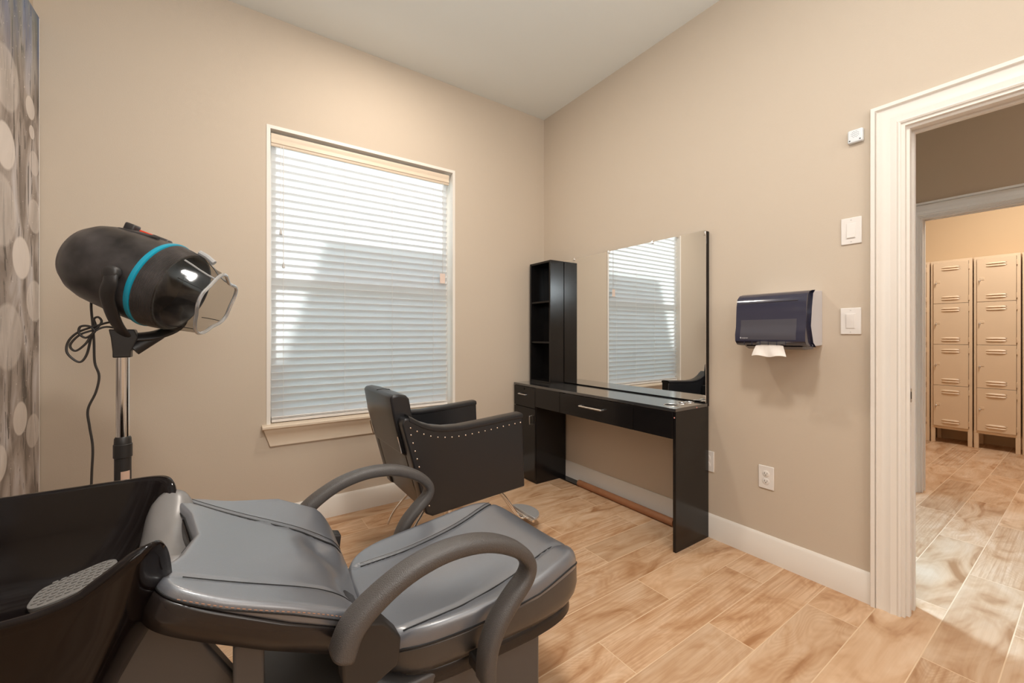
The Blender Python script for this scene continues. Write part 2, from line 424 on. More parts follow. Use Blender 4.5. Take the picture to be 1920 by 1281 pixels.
# door casings: profile is (distance outwards from the opening, protrusion)
CAS = [(0, 0), (0, .010), (.006, .014), (.012, .010), (.018, .012), (.030, .017), (.044, .012), (.060, .012), (.072, .018), (.074, .026), (.076, .017), (.079, .024), (.092, .026), (.095, .020), (.095, 0)]
def casing(mb, xp, sgn, y0, y1, zt):
    rings = []
    for (yy, zz, oy, oz) in ((y0, 0, -1, 0), (y0, zt, -1, 1), (y1, zt, 1, 1), (y1, 0, 1, 0)):
        rings.append([Vector((xp + sgn * p[1], yy + oy * p[0], zz + oz * p[0])) for p in CAS])
    mb.loft(rings, smooth=False)
def jamb(mb, x0, x1, y0, y1, zt, t=0.012):
    mb.box(x0, x1, y1 - t, y1, 0, zt); mb.box(x0, x1, y0, y0 + t, 0, zt); mb.box(x0, x1, y0 + t, y1 - t, zt - t, zt)
    xm = (x0 + x1) / 2   # split stops that leave a pocket slot
    for a, b in ((xm - .045, xm - .022), (xm + .022, xm + .045)):
        mb.box(a, b, y1 - t - .010, y1 - t, 0, zt - t); mb.box(a, b, y0 + t, y0 + t + .010, 0, zt - t); mb.box(a, b, y0 + t + .010, y1 - t - .010, zt - t - .010, zt - t)
mb = MB(); casing(mb, 0, -1, DY0, DY1, DZ); casing(mb, .13, 1, DY0, DY1, DZ)
struct('trim_1', mb, TRIM)
mb = MB(); jamb(mb, -.002, .132, DY0, DY1, DZ); jo = struct('trim_2', mb, TRIM)
mb = MB(); casing(mb, H2, -1, E0, E1, DZ); casing(mb, H2 + .12, 1, E0, E1, DZ)
struct('trim_3', mb, TRIM)
mb = MB(); jamb(mb, H2 - .002, H2 + .122, E0, E1, DZ); struct('trim_4', mb, TRIM)
# strike plate on the door jamb
t = thing('strike_plate', (.028, DY1 - .0125, .911), 'small oval metal latch plate set in the white doorway jamb', 'latch plate')
obj('plate', MB().box(.0205, .0425, DY1 - .0235, DY1 - .0222, .882, .940), SATIN, t, bevel=.010, seg=3)
obj('latch_slot', MB().box(.027, .036, DY1 - .0242, DY1 - .0236, .896, .926), BLACK, t)

# window: drywall liner, frame, sashes, stool and apron
wn_ = bpy.data.objects.new('window_1', None); COL.objects.link(wn_); wn_.location = (-1.485, 0.1, WZ0); wn_['kind'] = 'structure'
mb = MB(); a = .016
mb.box(WX0 - a, WX0 + .004, -.004, .145, WZ0, WZ1 + a).box(WX1 - .004, WX1 + a, -.004, .145, WZ0, WZ1 + a).box(WX0 + .004, WX1 - .004, -.004, .145, WZ1 - .004, WZ1 + a)
obj('liner', mb, TRIM, wn_)
mb = MB(); fw = .045
mb.box(WX0 + .004, WX0 + fw, .095, .145, WZ0 + .025, WZ1 - .004).box(WX1 - fw, WX1 - .004, .095, .145, WZ0 + .025, WZ1 - .004)
mb.box(WX0 + fw, WX1 - fw, .095, .145, WZ1 - fw, WZ1 - .004).box(WX0 + fw, WX1 - fw, .095, .145, WZ0 + .025, WZ0 + .075)
obj('frame', mb, WHITE, wn_, bevel=.003)
obj('meeting_rail', MB().box(WX0 + fw, WX1 - fw, .10, .14, 1.475, 1.525), WHITE, wn_, bevel=.003)
obj('pane', MB().box(WX0 + fw, WX1 - fw, .118, .122, WZ0 + .075, 1.475), GLASS, wn_)
obj('pane', MB().box(WX0 + fw, WX1 - fw, .118, .122, 1.525, WZ1 - fw), GLASS, wn_)
mb = MB().prism([(.145, WZ0), (-.045, WZ0), (-.052, WZ0 + .006), (-.052, WZ0 + .017), (-.045, WZ0 + .023), (.145, WZ0 + .023)], 'x', WX0 - .040, WX1 + .040)
obj('stool', mb, SILLM, wn_)
mb = MB()
pr_ = [(0, WZ0), (-.042, WZ0), (-.038, WZ0 - .012), (-.020, WZ0 - .030), (-.013, WZ0 - .060), (-.011, WZ0 - .085), (-.015, WZ0 - .098), (-.015, WZ0 - .105), (0, WZ0 - .105)]
mb.loft([[Vector((WX0 - .033 + (WZ0 - p[1]) * .33, p[0], p[1])) for p in pr_], [Vector((WX1 + .033 - (WZ0 - p[1]) * .33, p[0], p[1])) for p in pr_]], smooth=False)
obj('apron', mb, SILLM, wn_)

# window blind
bl = thing('window_blind', (-1.485, .045, 2.36), 'white horizontal slatted blind hanging closed in the only window', 'window blind')
B0, B1 = WX0 + .008, WX1 - .030
obj('headrail', MB().box(B0 + .004, B1 - .004, .022, .078, 2.322, 2.362), WHITE, bl, bevel=.002)
mb = MB().prism([(.012, 2.290), (.020, 2.290), (.020, 2.364), (.012, 2.366), (.005, 2.362), (.003, 2.345), (.008, 2.335), (.008, 2.325), (.004, 2.318), (.003, 2.308), (.008, 2.303), (.008, 2.296)], 'x', B0, B1)
obj('valance', mb, SILLM, bl)
mb = MB(); PITCH = .0440; tilt = math.radians(62); yc = .047; z = 2.272; zs = []
while z > .668:
    zs.append(z)
    top = []; bot = []
    for k in range(5):
        s_ = -.029 + .0145 * k      # -: room edge (high), +: outside edge (low)
        crown = .0022 * (1 - (s_ / .029) ** 2)
        py = yc + s_ * math.cos(tilt) + crown * math.sin(tilt); pz = z - s_ * math.sin(tilt) + crown * math.cos(tilt)
        top.append((py, pz)); bot.append((py - .0026 * math.sin(tilt), pz - .0026 * math.cos(tilt)))
    mb.prism(top + bot[::-1], 'x', B0 + .004, B1 - .004)
    z -= PITCH
obj('slats', mb, SLAT, bl)
obj('bottom_rail', MB().box(B0 + .004, B1 - .004, .024, .074, .633, .650).box(B0 + .004, B1 - .004, .026, .072, .6535, .657).box(B0 + .004, B1 - .004, .026, .072, .660, .6635), WHITE, bl, bevel=.002)
for lx in (-2.012, -1.658, -1.342, -1.035):
    mb = MB()
    mb.tube([(lx, .016, 2.31), (lx, .0245, 2.26), (lx, .0245, .66), (lx, .024, .64)], .0010, 5)
    mb.tube([(lx + .008, .070, 2.31), (lx + .008, .068, .66)], .0010, 5)
    obj('ladder_cord', mb, WHITE, bl)
for lx, zz in ((-2.026, 1.80), (-2.012, 1.60)):
    c_ = obj('pull_cord', MB().tube([(lx, .0085, 2.30), (lx, .0085, zz)], .0013, 6), WHITE, bl)
    obj('tassel', MB().lathe([(0, .003), (.008, .0045), (.022, .007), (.034, .0085), (.036, .006)], (lx, .0085, zz), (0, 0, -1), 12), GREYP, c_)
c_ = obj('tilt_cord', MB().tube([(-.9655, .0085, 2.30), (-.9655, .0085, 1.62)], .0022, 6), GREYP, bl)
obj('warning_tag', MB().box(-.990, -.948, .004, .0055, 1.545, 1.618), mat('tag_paper', (226, 205, 192), .6), c_)

# outdoors beyond the window
obj_ = obj('lawn', MB().box(-14, 14, 1.3, 22, -.3, -.25), mat('lawn_green', (96, 120, 70), .9))
obj_['kind'] = 'structure'
nh = thing('neighbouring_building', (2, 5, -.25), 'pale blue neighbouring building seen faintly through the blind slats', 'building')
obj('wall', MB().box(-1.33, 6, 3.0, 7, -.25, 3.13), mat('siding', (140, 165, 190), .8), nh)  # block sized so its shadow edge falls across the slats
obj('roof', MB().box(-1.33, 6.1, 3.0, 7.1, 3.13, 3.16), mat('roof_grey', (90, 95, 100), .8), nh)
tag(obj('low_sun_blocker', MB().box(-8, -1.34, 3.0, 3.1, -.25, 2.38), mat('blocker_green', (120, 150, 140), .8)), 'low green fence outdoors behind the lower blind slats', 'blocker')  # added low block that keeps the sun off the lower slats

# ------------------------------------------------------------------ mural
mu = tag(obj('wall_mural', MB().box(XL, XL + .022, -2.6, -.012, 0.134, 2.63), MURAL), 'tall grey and brown blurred circle photo mural on the left wall', 'mural')
obj('edge_strip', MB().box(XL + .001, XL + .0235, -.0118, -.0095, .134, 2.625), TRIM, mu)

# ------------------------------------------------------------------ vanity station
VD = -.335
va = thing('styling_vanity', (-.17, -.77, 0), 'black laminate styling vanity with shelf tower and wall mirror', 'vanity')
TT = .768
obj('table_top', MB().box(VD, -.034, -1.520, -.018, TT - .018, TT), LAMTOP, va, bevel=.0015)
obj('leg_panel', MB().box(VD + .004, -.018, -1.518, -1.500, 0.001, TT - .019), LAM, va, bevel=.001)
mb = MB().box(VD + .016, -.018, -.303, -.022, .001, TT - .0185)
cb_ = obj('cabinet', mb, LAM, va, bevel=.001)
d_ = obj('cabinet_door', MB().box(VD, VD + .015, -.301, -.024, .03, .583), LAM, va, bevel=.0012)
def bar_handle(pts, parent, r=.0045):
    obj('handle', MB().tube(pts, r, 4, smooth=False, flat=1.0), SATIN, parent, bevel=.001)
bar_handle([(VD, -.262, .528), (VD - .022, -.262, .528), (VD - .022, -.262, .462), (VD, -.262, .462)], d_)
d_ = obj('drawer', MB().box(VD, VD + .015, -.301, -.024, .588, TT - .022), LAM, va, bevel=.0012)
bar_handle([(VD, -.105, .685), (VD - .02, -.105, .685), (VD - .02, -.198, .685), (VD, -.198, .685)], d_)
obj('lock', MB().lathe([(0, .009), (.003, .009), (.0035, .007)], (VD, -.160, .728), (-1, 0, 0), 16), GLOSS, d_)
obj('apron_panel', MB().box(VD + .001, VD + .016, -.588, -.304, .603, TT - .0185), LAM, va, bevel=.0012)
d_ = obj('drawer', MB().box(VD, VD + .016, -1.236, -.592, .603, TT - .022), LAM, va, bevel=.0012)
bar_handle([(VD, -.812, .684), (VD - .025, -.812, .684), (VD - .025, -1.012, .684), (VD, -1.012, .684)], d_, .0065)
obj('apron_panel', MB().box(VD + .001, VD + .016, -1.499, -1.240, .603, TT - .0185), LAM, va, bevel=.0012)
obj('underside_panel', MB().box(VD + .017, -.02, -1.499, -.304, .603, .612), LAM, va)
# cup holes at the right end
for cx_, r_ in ((-.252, .036), (-.150, .024), (-.078, .024)):
    h_ = obj('tool_hole', MB().lathe([(0, r_ + .004), (.0022, r_ + .0035), (.0026, r_), (.0008, r_ - .001)], (cx_, -1.435, TT), (0, 0, 1), 32, cap1=False), SATIN, va)
    obj('hole_cup', MB().lathe([(0, r_ - .0005), (.0009, r_ - .0008)], (cx_, -1.435, TT), (0, 0, 1), 32), BLACK, h_)
for (y, z, x) in ((-1.519, TT - .012, -.14), ):
    obj('screw_cap', MB().lathe([(0, .004), (.001, .0035)], (x, -1.520, z), (0, -1, 0), 10), mat('pink_plug', (225, 150, 140), .5), va)
obj('screw_cap', MB().lathe([(0, .004), (.001, .0035)], (VD + .004, -1.509, TT - .05), (-1, 0, 0), 10), mat('pink_plug2', (225, 150, 140), .5), va)
# shelf tower
TX, TY0, TY1, TZ = -.178, -.300, -.030, 1.758
mb = MB()
mb.box(TX, -.034, TY0, TY0 + .016, TT, TZ).box(TX, -.034, TY1 - .016, TY1, TT, TZ).box(TX + .002, -.034, TY0 + .016, TY1 - .016, TZ - .016, TZ).box(TX + .002, -.034, TY0 + .016, TY1 - .016, TT, TT + .016).box(-.042, -.034, TY0 + .016, TY1 - .016, TT + .016, TZ - .016)
obj('shelf_tower', mb, LAM, va, bevel=.001)
for zz in (1.435, 1.105):
    obj('shelf', MB().box(TX + .006, -.043, TY0 + .0165, TY1 - .0165, zz - .014, zz), LAM, va, bevel=.001)
obj('back_board', MB().box(-.0275, -.0015, -1.512, -.018, TT - .02, 1.756), GLOSS, va, bevel=.001)
obj('mirror', MB().box(-.0335, -.028, -1.508, -.305, TT + .008, 1.760), MIRROR, va)
def clip(y, z, horiz=True):
    mb = MB()
    mb.box(-.040, -.0338, y - .008, y + .008, z - .010, z + .010)
    obj('mirror_clip', mb, CHROME, va, bevel=.002)
clip(-1.504, 1.742); clip(-1.504, .800); clip(-1.15, 1.757); clip(-.42, 1.757); clip(-.78, 1.757)
mb = MB().box(-.036, -.001, -1.5145, -1.5095, .778, 1.762)
obj('edge_trim', MB().box(-.0345, -.0285, -1.5105, -1.5085, TT + .002, 1.760), CHROME, va)
obj('kick_board', MB().box(-.085, -.018, -.520, -.304, .001, .010), LAM, va)

# rolled brown tube along the wall
tb = tag(obj('cardboard_tube', MB().lathe([(0, .020), (.0, .0235), (.82, .0235), (.82, .020), (.815, .019)], (-.070, -.512, .0236), (0, -1, 0), 24), KRAFT), 'long brown tube lying on the floor under the vanity', 'tube')

# ------------------------------------------------------------------ wall plates
def plate(name, y, z, label, cat, kind, group=None, h=.118, wd=.074, cut=None):
    t = thing(name, (0, y, z), label, cat, group)
    obj('cover_plate', MB().box(-.0065, -.0002, y - wd/2, y + wd/2, z - h/2, z + h/2), WHITE, t, bevel=.003, seg=3)
    if kind == 'switch':
        obj('bezel', MB().box(-.0078, -.0066, y - .0175, y + .0175, z - .034, z + .034), WHITE, t, bevel=.0008)
        mb = MB().prism([(-.0079, z - .031), (-.0125, z - .031), (-.0092, z + .031), (-.0079, z + .031)] if cut else [(-.0079, z - .031), (-.0092, z - .031), (-.0125, z + .031), (-.0079, z + .031)], 'y', y - .0145, y + .0145)
        obj('rocker', mb, WHITE, t, bevel=.001)
        for s in (-1, 1):
            obj('screw', MB().lathe([(0, .0028), (.0008, .0024)], (-.0066, y, z + s * .048), (-1, 0, 0), 10), GREYP, t)
    if kind == 'outlet':
        for s in (-1, 1):
            zz = z + s * .0195
            mb = MB().lathe([(0, .0165), (.0015, .0165), (.002, .0155)], (-.0066, y, zz), (-1, 0, 0), 24)
            s_o = obj('socket', mb, WHITE, t)
            obj('slot', MB().box(-.0092, -.0087, y + .005, y + .0068, zz - .001, zz + .007), BLACK, s_o)
            obj('slot', MB().box(-.0092, -.0087, y - .0068, y - .005, zz - .001, zz + .006), BLACK, s_o)
            obj('ground_hole', MB().lathe([(0, .0022), (.0005, .0022)], (-.0087, y, zz - .0065), (-1, 0, 0), 10), BLACK, s_o)
        obj('screw', MB().lathe([(0, .002), (.0006, .0018)], (-.0066, y, z), (-1, 0, 0), 10), GREYP, t)
    return t
plate('wall_outlet', -1.819, .426, 'white double socket outlet low on the wall right of the vanity', 'outlet', 'outlet')
plate('wall_outlet', -1.506, .433, 'white outlet plate half hidden behind the black vanity leg panel', 'outlet', 'outlet')
plate('light_switch', -2.170, 1.622, 'upper white rocker light switch beside the doorway', 'switch', 'switch', 'rocker switches by the doorway', cut=True)
plate('light_switch', -2.168, 1.221, 'lower white rocker light switch between towel dispenser and doorway', 'switch', 'switch', 'rocker switches by the doorway')
# small door chime sensor
t = thing('door_chime', (0, -2.188, 2.034), 'small square white chime box high beside the doorway casing', 'door chime')
obj('housing', MB().box(-.022, -.0003, -2.215, -2.161, 2.005, 2.062), mat('cool_white', (222, 226, 228), .4), t, bevel=.006, seg=3)
mb = MB()
for i in range(-3, 4):
    for j in range(-3, 4):
        if abs(i) + abs(j) <= 4 and (i + j) % 2 == 0:
            mb.box(-.0226, -.0221, -2.188 + i * .0042 - .0011, -2.188 + i * .0042 + .0011, 2.040 + j * .0042 - .0011, 2.040 + j * .0042 + .0011)
obj('speaker_grille', mb, mat('grille_grey', (120, 122, 124), .6), t)
obj('slot', MB().box(-.0228, -.0221, -2.172, -2.167, 2.013, 2.017), BLACK, t)
obj('slot', MB().box(-.0228, -.0221, -2.208, -2.203, 2.013, 2.017), BLACK, t)

# ------------------------------------------------------------------ paper towel dispenser
PD0, PD1 = -2.055, -1.782     # y extents
pd = thing('towel_dispenser', (0, -1.918, 1.104), 'smoky blue paper towel dispenser mounted on the wall between vanity and doorway', 'towel dispenser')
prof = [(-.0005, 1.105), (-.150, 1.108), (-.195, 1.116), (-.212, 1.140), (-.214, 1.20), (-.205, 1.26), (-.200, 1.30), (-.192, 1.335), (-.170, 1.353), (-.130, 1.360), (-.06, 1.365), (-.0005, 1.367)]
def pring(y, sc, col_):
    cx_, cz_ = -.11, 1.235
    return [Vector((cx_ + (p[0] - cx_) * (sc if p[0] < -.05 else 1), y, cz_ + (p[1] - cz_) * sc)) for p in col_]
# back housing (white) and smoked front cover
hp = [(-.0005, 1.110), (-.105, 1.108), (-.125, 1.125), (-.150, 1.20), (-.140, 1.28), (-.128, 1.345), (-.110, 1.360), (-.0005, 1.366)]
obj('rear_housing', MB().prism(hp, 'y', PD0 - .006, PD1 + .006), mat('housing_grey', (206, 204, 208), .35), pd, bevel=.003)
fp = [(-.095, 1.104), (-.150, 1.106), (-.195, 1.112), (-.213, 1.130), (-.215, 1.16), (-.206, 1.20), (-.203, 1.26), (-.200, 1.30), (-.192, 1.335), (-.170, 1.353), (-.135, 1.361), (-.105, 1.363), (-.1285, 1.346), (-.142, 1.28), (-.153, 1.20), (-.127, 1.125)]
rings = []
for (y, sc) in ((PD0 - .004, .90), (PD0 - .012, .96), (PD0 - .014, 1.0), (PD1 + .014, 1.0), (PD1 + .012, .96), (PD1 + .004, .90)):
    cx_, cz_ = -.13, 1.235
    rings.append([Vector((cx_ + (p[0] - cx_) * (sc if p[0] < -.16 else 1), y, cz_ + (p[1] - cz_) * (1 + (sc - 1) * .3))) for p in fp])
cv = obj('front_cover', MB().loft(rings), SMOKE, pd)
mb = MB()
def cover_x(z):
    pts = [(1.112, -.195), (1.130, -.213), (1.16, -.215), (1.20, -.206), (1.26, -.203), (1.30, -.200), (1.335, -.192)]
    for (a, b) in zip(pts, pts[1:]):
        if a[0] <= z <= b[0]: return a[1] + (b[1] - a[1]) * (z - a[0]) / (b[0] - a[0])
    return -.2
def cover_patch(z0, z1, y0, y1, d):
    n = 8; A = []; Bv = []
    for k in range(n + 1):
        z_ = z0 + (z1 - z0) * k / n; A.append((cover_x(z_) - d, z_)); Bv.append((cover_x(z_) - .0002, z_))
    return MB().prism(A + Bv[::-1], 'y', y0, y1)
obj('towel_stack_window', cover_patch(1.137, 1.232, PD0 + .022, PD1 - .010, .0006), SMOKEL, cv, ang=60)
mb = MB().tube([(cover_x(1.312) - .0005, PD1 - .004, 1.312), (cover_x(1.312) - .0005, PD0 + .02, 1.316)], .0022, 6)
obj('rim_highlight_rib', mb, SMOKEL, cv)
for k in range(6):
    y = PD1 - .03 - k * .036; obj('rib', MB().box(-.2155, -.2125, y - .001, y + .001, 1.112, 1.135), SMOKE, cv)
obj('discharge_chute', MB().prism([(-.06, 1.094), (-.150, 1.092), (-.186, 1.106), (-.150, 1.110), (-.06, 1.110)], 'y', PD0 + .01, PD1 - .02), SMOKE, pd)
# paper towel hanging
rings = []
for k in range(9):
    s_ = k / 8
    z_ = 1.116 - .056 * s_; wv = .004 * math.sin(s_ * 3)
    rings.append([Vector((-.196 - .012 * s_ + .006 * math.sin(j * .9 + s_ * 2) * s_ + dx_, -1.916 + (j / 12 - .5) * (.118 + .030 * s_), z_ - .007 * (abs(j - 6) / 6) ** 2 * (1 - s_) + .004 * math.sin(j * .8) * s_)) for dx_ in (0,) for j in range(13)] + [Vector((-.1955 - .012 * s_ + .006 * math.sin(j * .9 + s_ * 2) * s_ + .0012, -1.916 + (j / 12 - .5) * (.118 + .030 * s_), z_ - .007 * (abs(j - 6) / 6) ** 2 * (1 - s_) + .004 * math.sin(j * .8) * s_)) for j in range(12, -1, -1)])
tag(obj('paper_towel', MB().loft(rings), PAPER), 'white paper towel hanging out of the wall dispenser', 'paper towel')
# white maker mark on the cover
def text_mesh(name, s, size, M, mt, parent):
    cu = bpy.data.curves.new(name, 'FONT'); cu.body = s; cu.size = size; cu.extrude = .0002; cu.align_x = 'LEFT'
    tmp = bpy.data.objects.new(name, cu)
    me = bpy.data.meshes.new_from_object(tmp); bpy.data.objects.remove(tmp)
    me.transform(M); me.materials.append(mt)
    off = Vector((0,0,0)); p = parent
    while p is not None: off += p.location; p = p.parent
    me.transform(Matrix.Translation(-off))
    o = bpy.data.objects.new(name, me); COL.objects.link(o); o.parent = parent; return o
MARK = mat('mark_white', (200, 198, 202), .5)
Mx = Matrix(((0, 0, -1, -.2155), (-1, 0, 0, -1.800), (0, 1, 0, 1.143), (0, 0, 0, 1)))
text_mesh('lettering', 'sanjamar', .0085, Mx, MARK, cv)
mb = MB().box(-.2162, -.2155, -1.7975, -1.7925, 1.1425, 1.1495)
obj('emblem', mb, MARK, cv, bevel=.001)

# ------------------------------------------------------------------ lockers
LX = 4.02; LW = .303
def make_locker(yc_):
    t = thing('locker_column', (LX, yc_, 0), '', 'locker', 'lockers along the far wall')
    y0, y1 = yc_ - LW/2, yc_ + LW/2
    mb = MB().box(LX, LX + .32, y0, y1, .155, 1.955)
    for yy in (y0, y1 - .032): mb.box(LX, LX + .03, yy, yy + .032, 0, .155); mb.box(LX + .29, LX + .32, yy, yy + .032, 0, .155)
    obj('body', mb, LOCK, t, bevel=.002)
    for k in range(4):
        z0 = .185 + k * .437; z1 = z0 + .433
        d0, d1 = y0 + .026, y1 - .022
        gp = obj('door_gap', MB().box(LX - .0012, LX - .0002, d0 - .003, d1 + .003, z0 - .002, z1 + .002), LOCKD, t)
        d = obj('door', MB().box(LX - .012, LX - .0014, d0, d1, z0, z1), LOCK, t, bevel=.0015)
        mb = MB(); ym = (d0 + d1) / 2
        for zz in (z0 + .038, z0 + .062, z1 - .080, z1 - .056):
            n = 10; rr = []
            for j in range(n + 1):
                yy = ym - .070 + .140 * j / n; e = 1 - (abs(j - n/2) / (n/2)) ** 6
                rr.append([Vector((LX - .012, yy, zz - .001)), Vector((LX - .012 - .010 * e, yy, zz)), Vector((LX - .012, yy, zz + .014 * (.4 + .6 * e)))])
            mb.loft(rr, smooth=False)
        obj('louvers', mb, LOCK, d)
        zk = z0 + .215
        lt = obj('latch', MB().box(LX - .0155, LX - .0122, d1 - .050, d1 - .020, zk + .004, zk + .030), LOCK, d, bevel=.002)
        kb = obj('lock', MB().lathe([(0, .008), (.006, .008), (.008, .006)], (LX - .012, d1 - .020, zk), (-1, 0, 0), 12), SATIN, d)
        obj('key', MB().box(LX - .030, LX - .020, d1 - .0215, d1 - .0185, zk - .024, zk + .006), SATIN, kb)
        for zz in (z0 + .05, z1 - .06):
            obj('hinge', MB().box(LX - .014, LX - .001, d0 - .0085, d0 - .0015, zz - .026, zz + .026), LOCK, d, bevel=.001)
    return t
lk = make_locker(-1.868)
lk['label'] = 'first complete beige metal locker column seen right of the doorway jamb'
for yc_, lab in ((-1.868 + .314, 'beige locker column partly hidden behind the doorway jamb'), (-1.868 - .314, 'second complete beige metal locker column, the one nearer the right edge'), (-1.868 - .628, 'beige locker column at the right edge, only its side strip seen')):
    c = copy_tree(lk); c.location = (LX, yc_, 0); c['label'] = lab

# ------------------------------------------------------------------ salon styling chair
KCH = Matrix.Translation((.1243, .1537, -.0632)) @ Matrix.Scale(1.0545, 4)
def cobj(name, mb, mt, parent, **k):
    return obj(name, mb.xf(KCH), mt, parent, **k)
sc_ = thing('styling_chair', (-1.31, -.795, 0), 'black styling chair with nailhead trimmed arms, standing before the vanity', 'chair')
def arm(y0, y1, name):
    # side profile x,z
    top = [(-1.685, .812), (-1.665, .812), (-1.645, .800), (-1.61, .778), (-1.56, .758), (-1.50, .746), (-1.42, .742), (-1.30, .748), (-1.18, .756), (-1.082, .762)]
    bot = [(-1.068, .405), (-1.30, .393), (-1.560, .378), (-1.590, .395)]
    o = cobj(name, MB().prism(top + bot + [(-1.695, .790)], 'y', y0, y1, smooth=True), VINYL2, sc_, bevel=.007, seg=3, ang=60)
    # padded top roll
    path = [Vector((x, (y0 + y1) / 2, z - .004)) for (x, z) in top[1:]]
    rings = []
    hw = (y1 - y0) / 2 + .004
    for p in path:
        rings.append([Vector((p.x, p.y + hw * math.copysign(abs(math.cos(a))**.6, math.cos(a)), p.z + .014 * math.copysign(abs(math.sin(a))**.7, math.sin(a)))) for a in [2*PI*i/16 for i in range(16)]])
    cobj('arm_pad', MB().loft(rings), VINYL2, o)
    return o, top
for (ya, yb) in ((-1.170, -1.100), (-.705, -.640)):
    o, top = arm(ya, yb, 'armrest')
    yo = ya - .001 if ya < -1 else yb + .001
    mb = MB()
    pts = [(-1.668 + .004 * 0, .772), (-1.655, .752)] 
    path = smooth_path([(-1.660, 0, .772), (-1.61, 0, .742), (-1.56, 0, .722), (-1.50, 0, .710), (-1.42, 0, .706), (-1.30, 0, .712), (-1.18, 0, .722), (-1.090, 0, .727)], 8)
    def along(path, step):
        out = [path[0]]; acc = 0
        for a, b in zip(path, path[1:]):
            L = (b - a).length; 
            while acc + L >= step:
                tt = (step - acc) / L; a = a + (b - a) * tt; out.append(a.copy()); L = (b - a).length; acc = 0
            acc += L
        return out
    nail = None
    for p in along(path, .034) + along([Vector((-1.658, 0, .742)), Vector((-1.568, 0, .395))], .036):
        q = KCH @ Vector((p.x, yo, p.z)) - sc_.location
        if nail is None:
            nail = obj('nailhead', MB().sphere((0, 0, 0), .0044, 5), BRASS); nail.parent = o
        else:
            nail = nail.copy(); COL.objects.link(nail)
        nail.location = q
# backrest: tilted slab
def backring(yv, hw_):
    return
def slab(y0, y1, pts, n=10, bul=.0):
    rings = []
    m = 12
    for k in range(m + 1):
        s_ = -1 + 2 * k / m; e = 1 - abs(s_) ** 8
        yv = (y0 + y1) / 2 + (y1 - y0) / 2 * s_
        cxp = sum(p[0] for p in pts) / len(pts); czp = sum(p[1] for p in pts) / len(pts)
        f = .93 + .07 * e
        rings.append([Vector((cxp + (p[0] - cxp) * f, yv, czp + (p[1] - czp) * (.985 + .015 * e))) for p in pts])
    return MB().loft(rings)
BY0, BY1 = -1.098, -.707
# lower back panel
cobj('backrest_lower', slab(BY0, BY1, [(-1.575, .385), (-1.505, .400), (-1.560, .62), (-1.575, .70), (-1.640, .70), (-1.665, .66), (-1.620, .50)]), VINYL2, sc_, bevel=.006, seg=3)
o = cobj('backrest', slab(BY0 - .012, BY1 + .012, [(-1.672, .645), (-1.595, .60), (-1.590, .66), (-1.612, .74), (-1.628, .82), (-1.640, .885), (-1.655, .900), (-1.690, .908), (-1.722, .905), (-1.728, .890), (-1.712, .80)]), VINYL2, sc_, bevel=.010, seg=3, ang=60)
mb = MB().tube([(-1.648, -.90, .893), (-1.662, -.90, .9035), (-1.690, -.90, .9082), (-1.720, -.90, .9055)], .0018, 6)
cobj('piping', mb, SEAM, o)
for y in (BY0 - .012, BY1 + .012):
    mb = MB().tube([(-1.695, y, .728), (-1.676, y, .654)], .0028, 6)
    cobj('chrome_slide', mb, CHROME, o)
cobj('seat', MB().box(-1.53, -1.075, BY0 + .001, BY1 - .001, .395, .500), VINYL2, sc_, bevel=.03, seg=4)
cobj('seat_frame', MB().box(-1.50, -1.15, -1.06, -.74, .360, .3945), BRACK, sc_, bevel=.004)
cobj('hydraulic_column', MB().lathe([(.062, .045), (.20, .045), (.20, .026), (.400, .026)], (-1.36, -.90, 0), (0, 0, 1), 28), CHROME, sc_)
obj('base_plate', MB().lathe([(0, .27), (.006, .27), (.012, .25), (.018, .09), (.022, .05)], (-1.31, -.795, .0005), (0, 0, 1), 48), CHROME, sc_)
fr = thing_part = None
mb = MB()
for y in (-.925, -.895):
    mb.tube(smooth_path([(-1.14, y, .372), (-1.04, y, .28), (-.96, y, .175), (-.93, y, .135), (-.900, y, .115), (-.86, y, .118)], 5), .007, 8)
mb.tube([(-.885, -1.00, .120), (-.885, -.80, .120)], .008, 8)
fr = cobj('footrest', mb, CHROME, sc_)
pts = [(-.885 + .085 * math.sin(a), -.90 - .110 * math.cos(a)) for a in [PI * i / 20 for i in range(21)]]
cobj('tread_plate', MB().prism(pts, 'z', .128, .142), mat('tread_grey', (0.50, 0.50, 0.51), .4, metal=.5, linear=True), fr, bevel=.003)
mb = MB().tube(smooth_path([(-1.45, -.72, .36), (-1.50, -.62, .25), (-1.53, -.55, .16), (-1.55, -.53, .10)], 5), .006, 8)
cobj('pump_lever', mb, CHROME, sc_)
mb = MB().tube(smooth_path([(-1.52, -1.02, .37), (-1.57, -1.02, .30), (-1.63, -1.02, .21), (-1.66, -1.02, .17)], 5), .006, 8)
cobj('recline_lever', mb, CHROME, sc_)

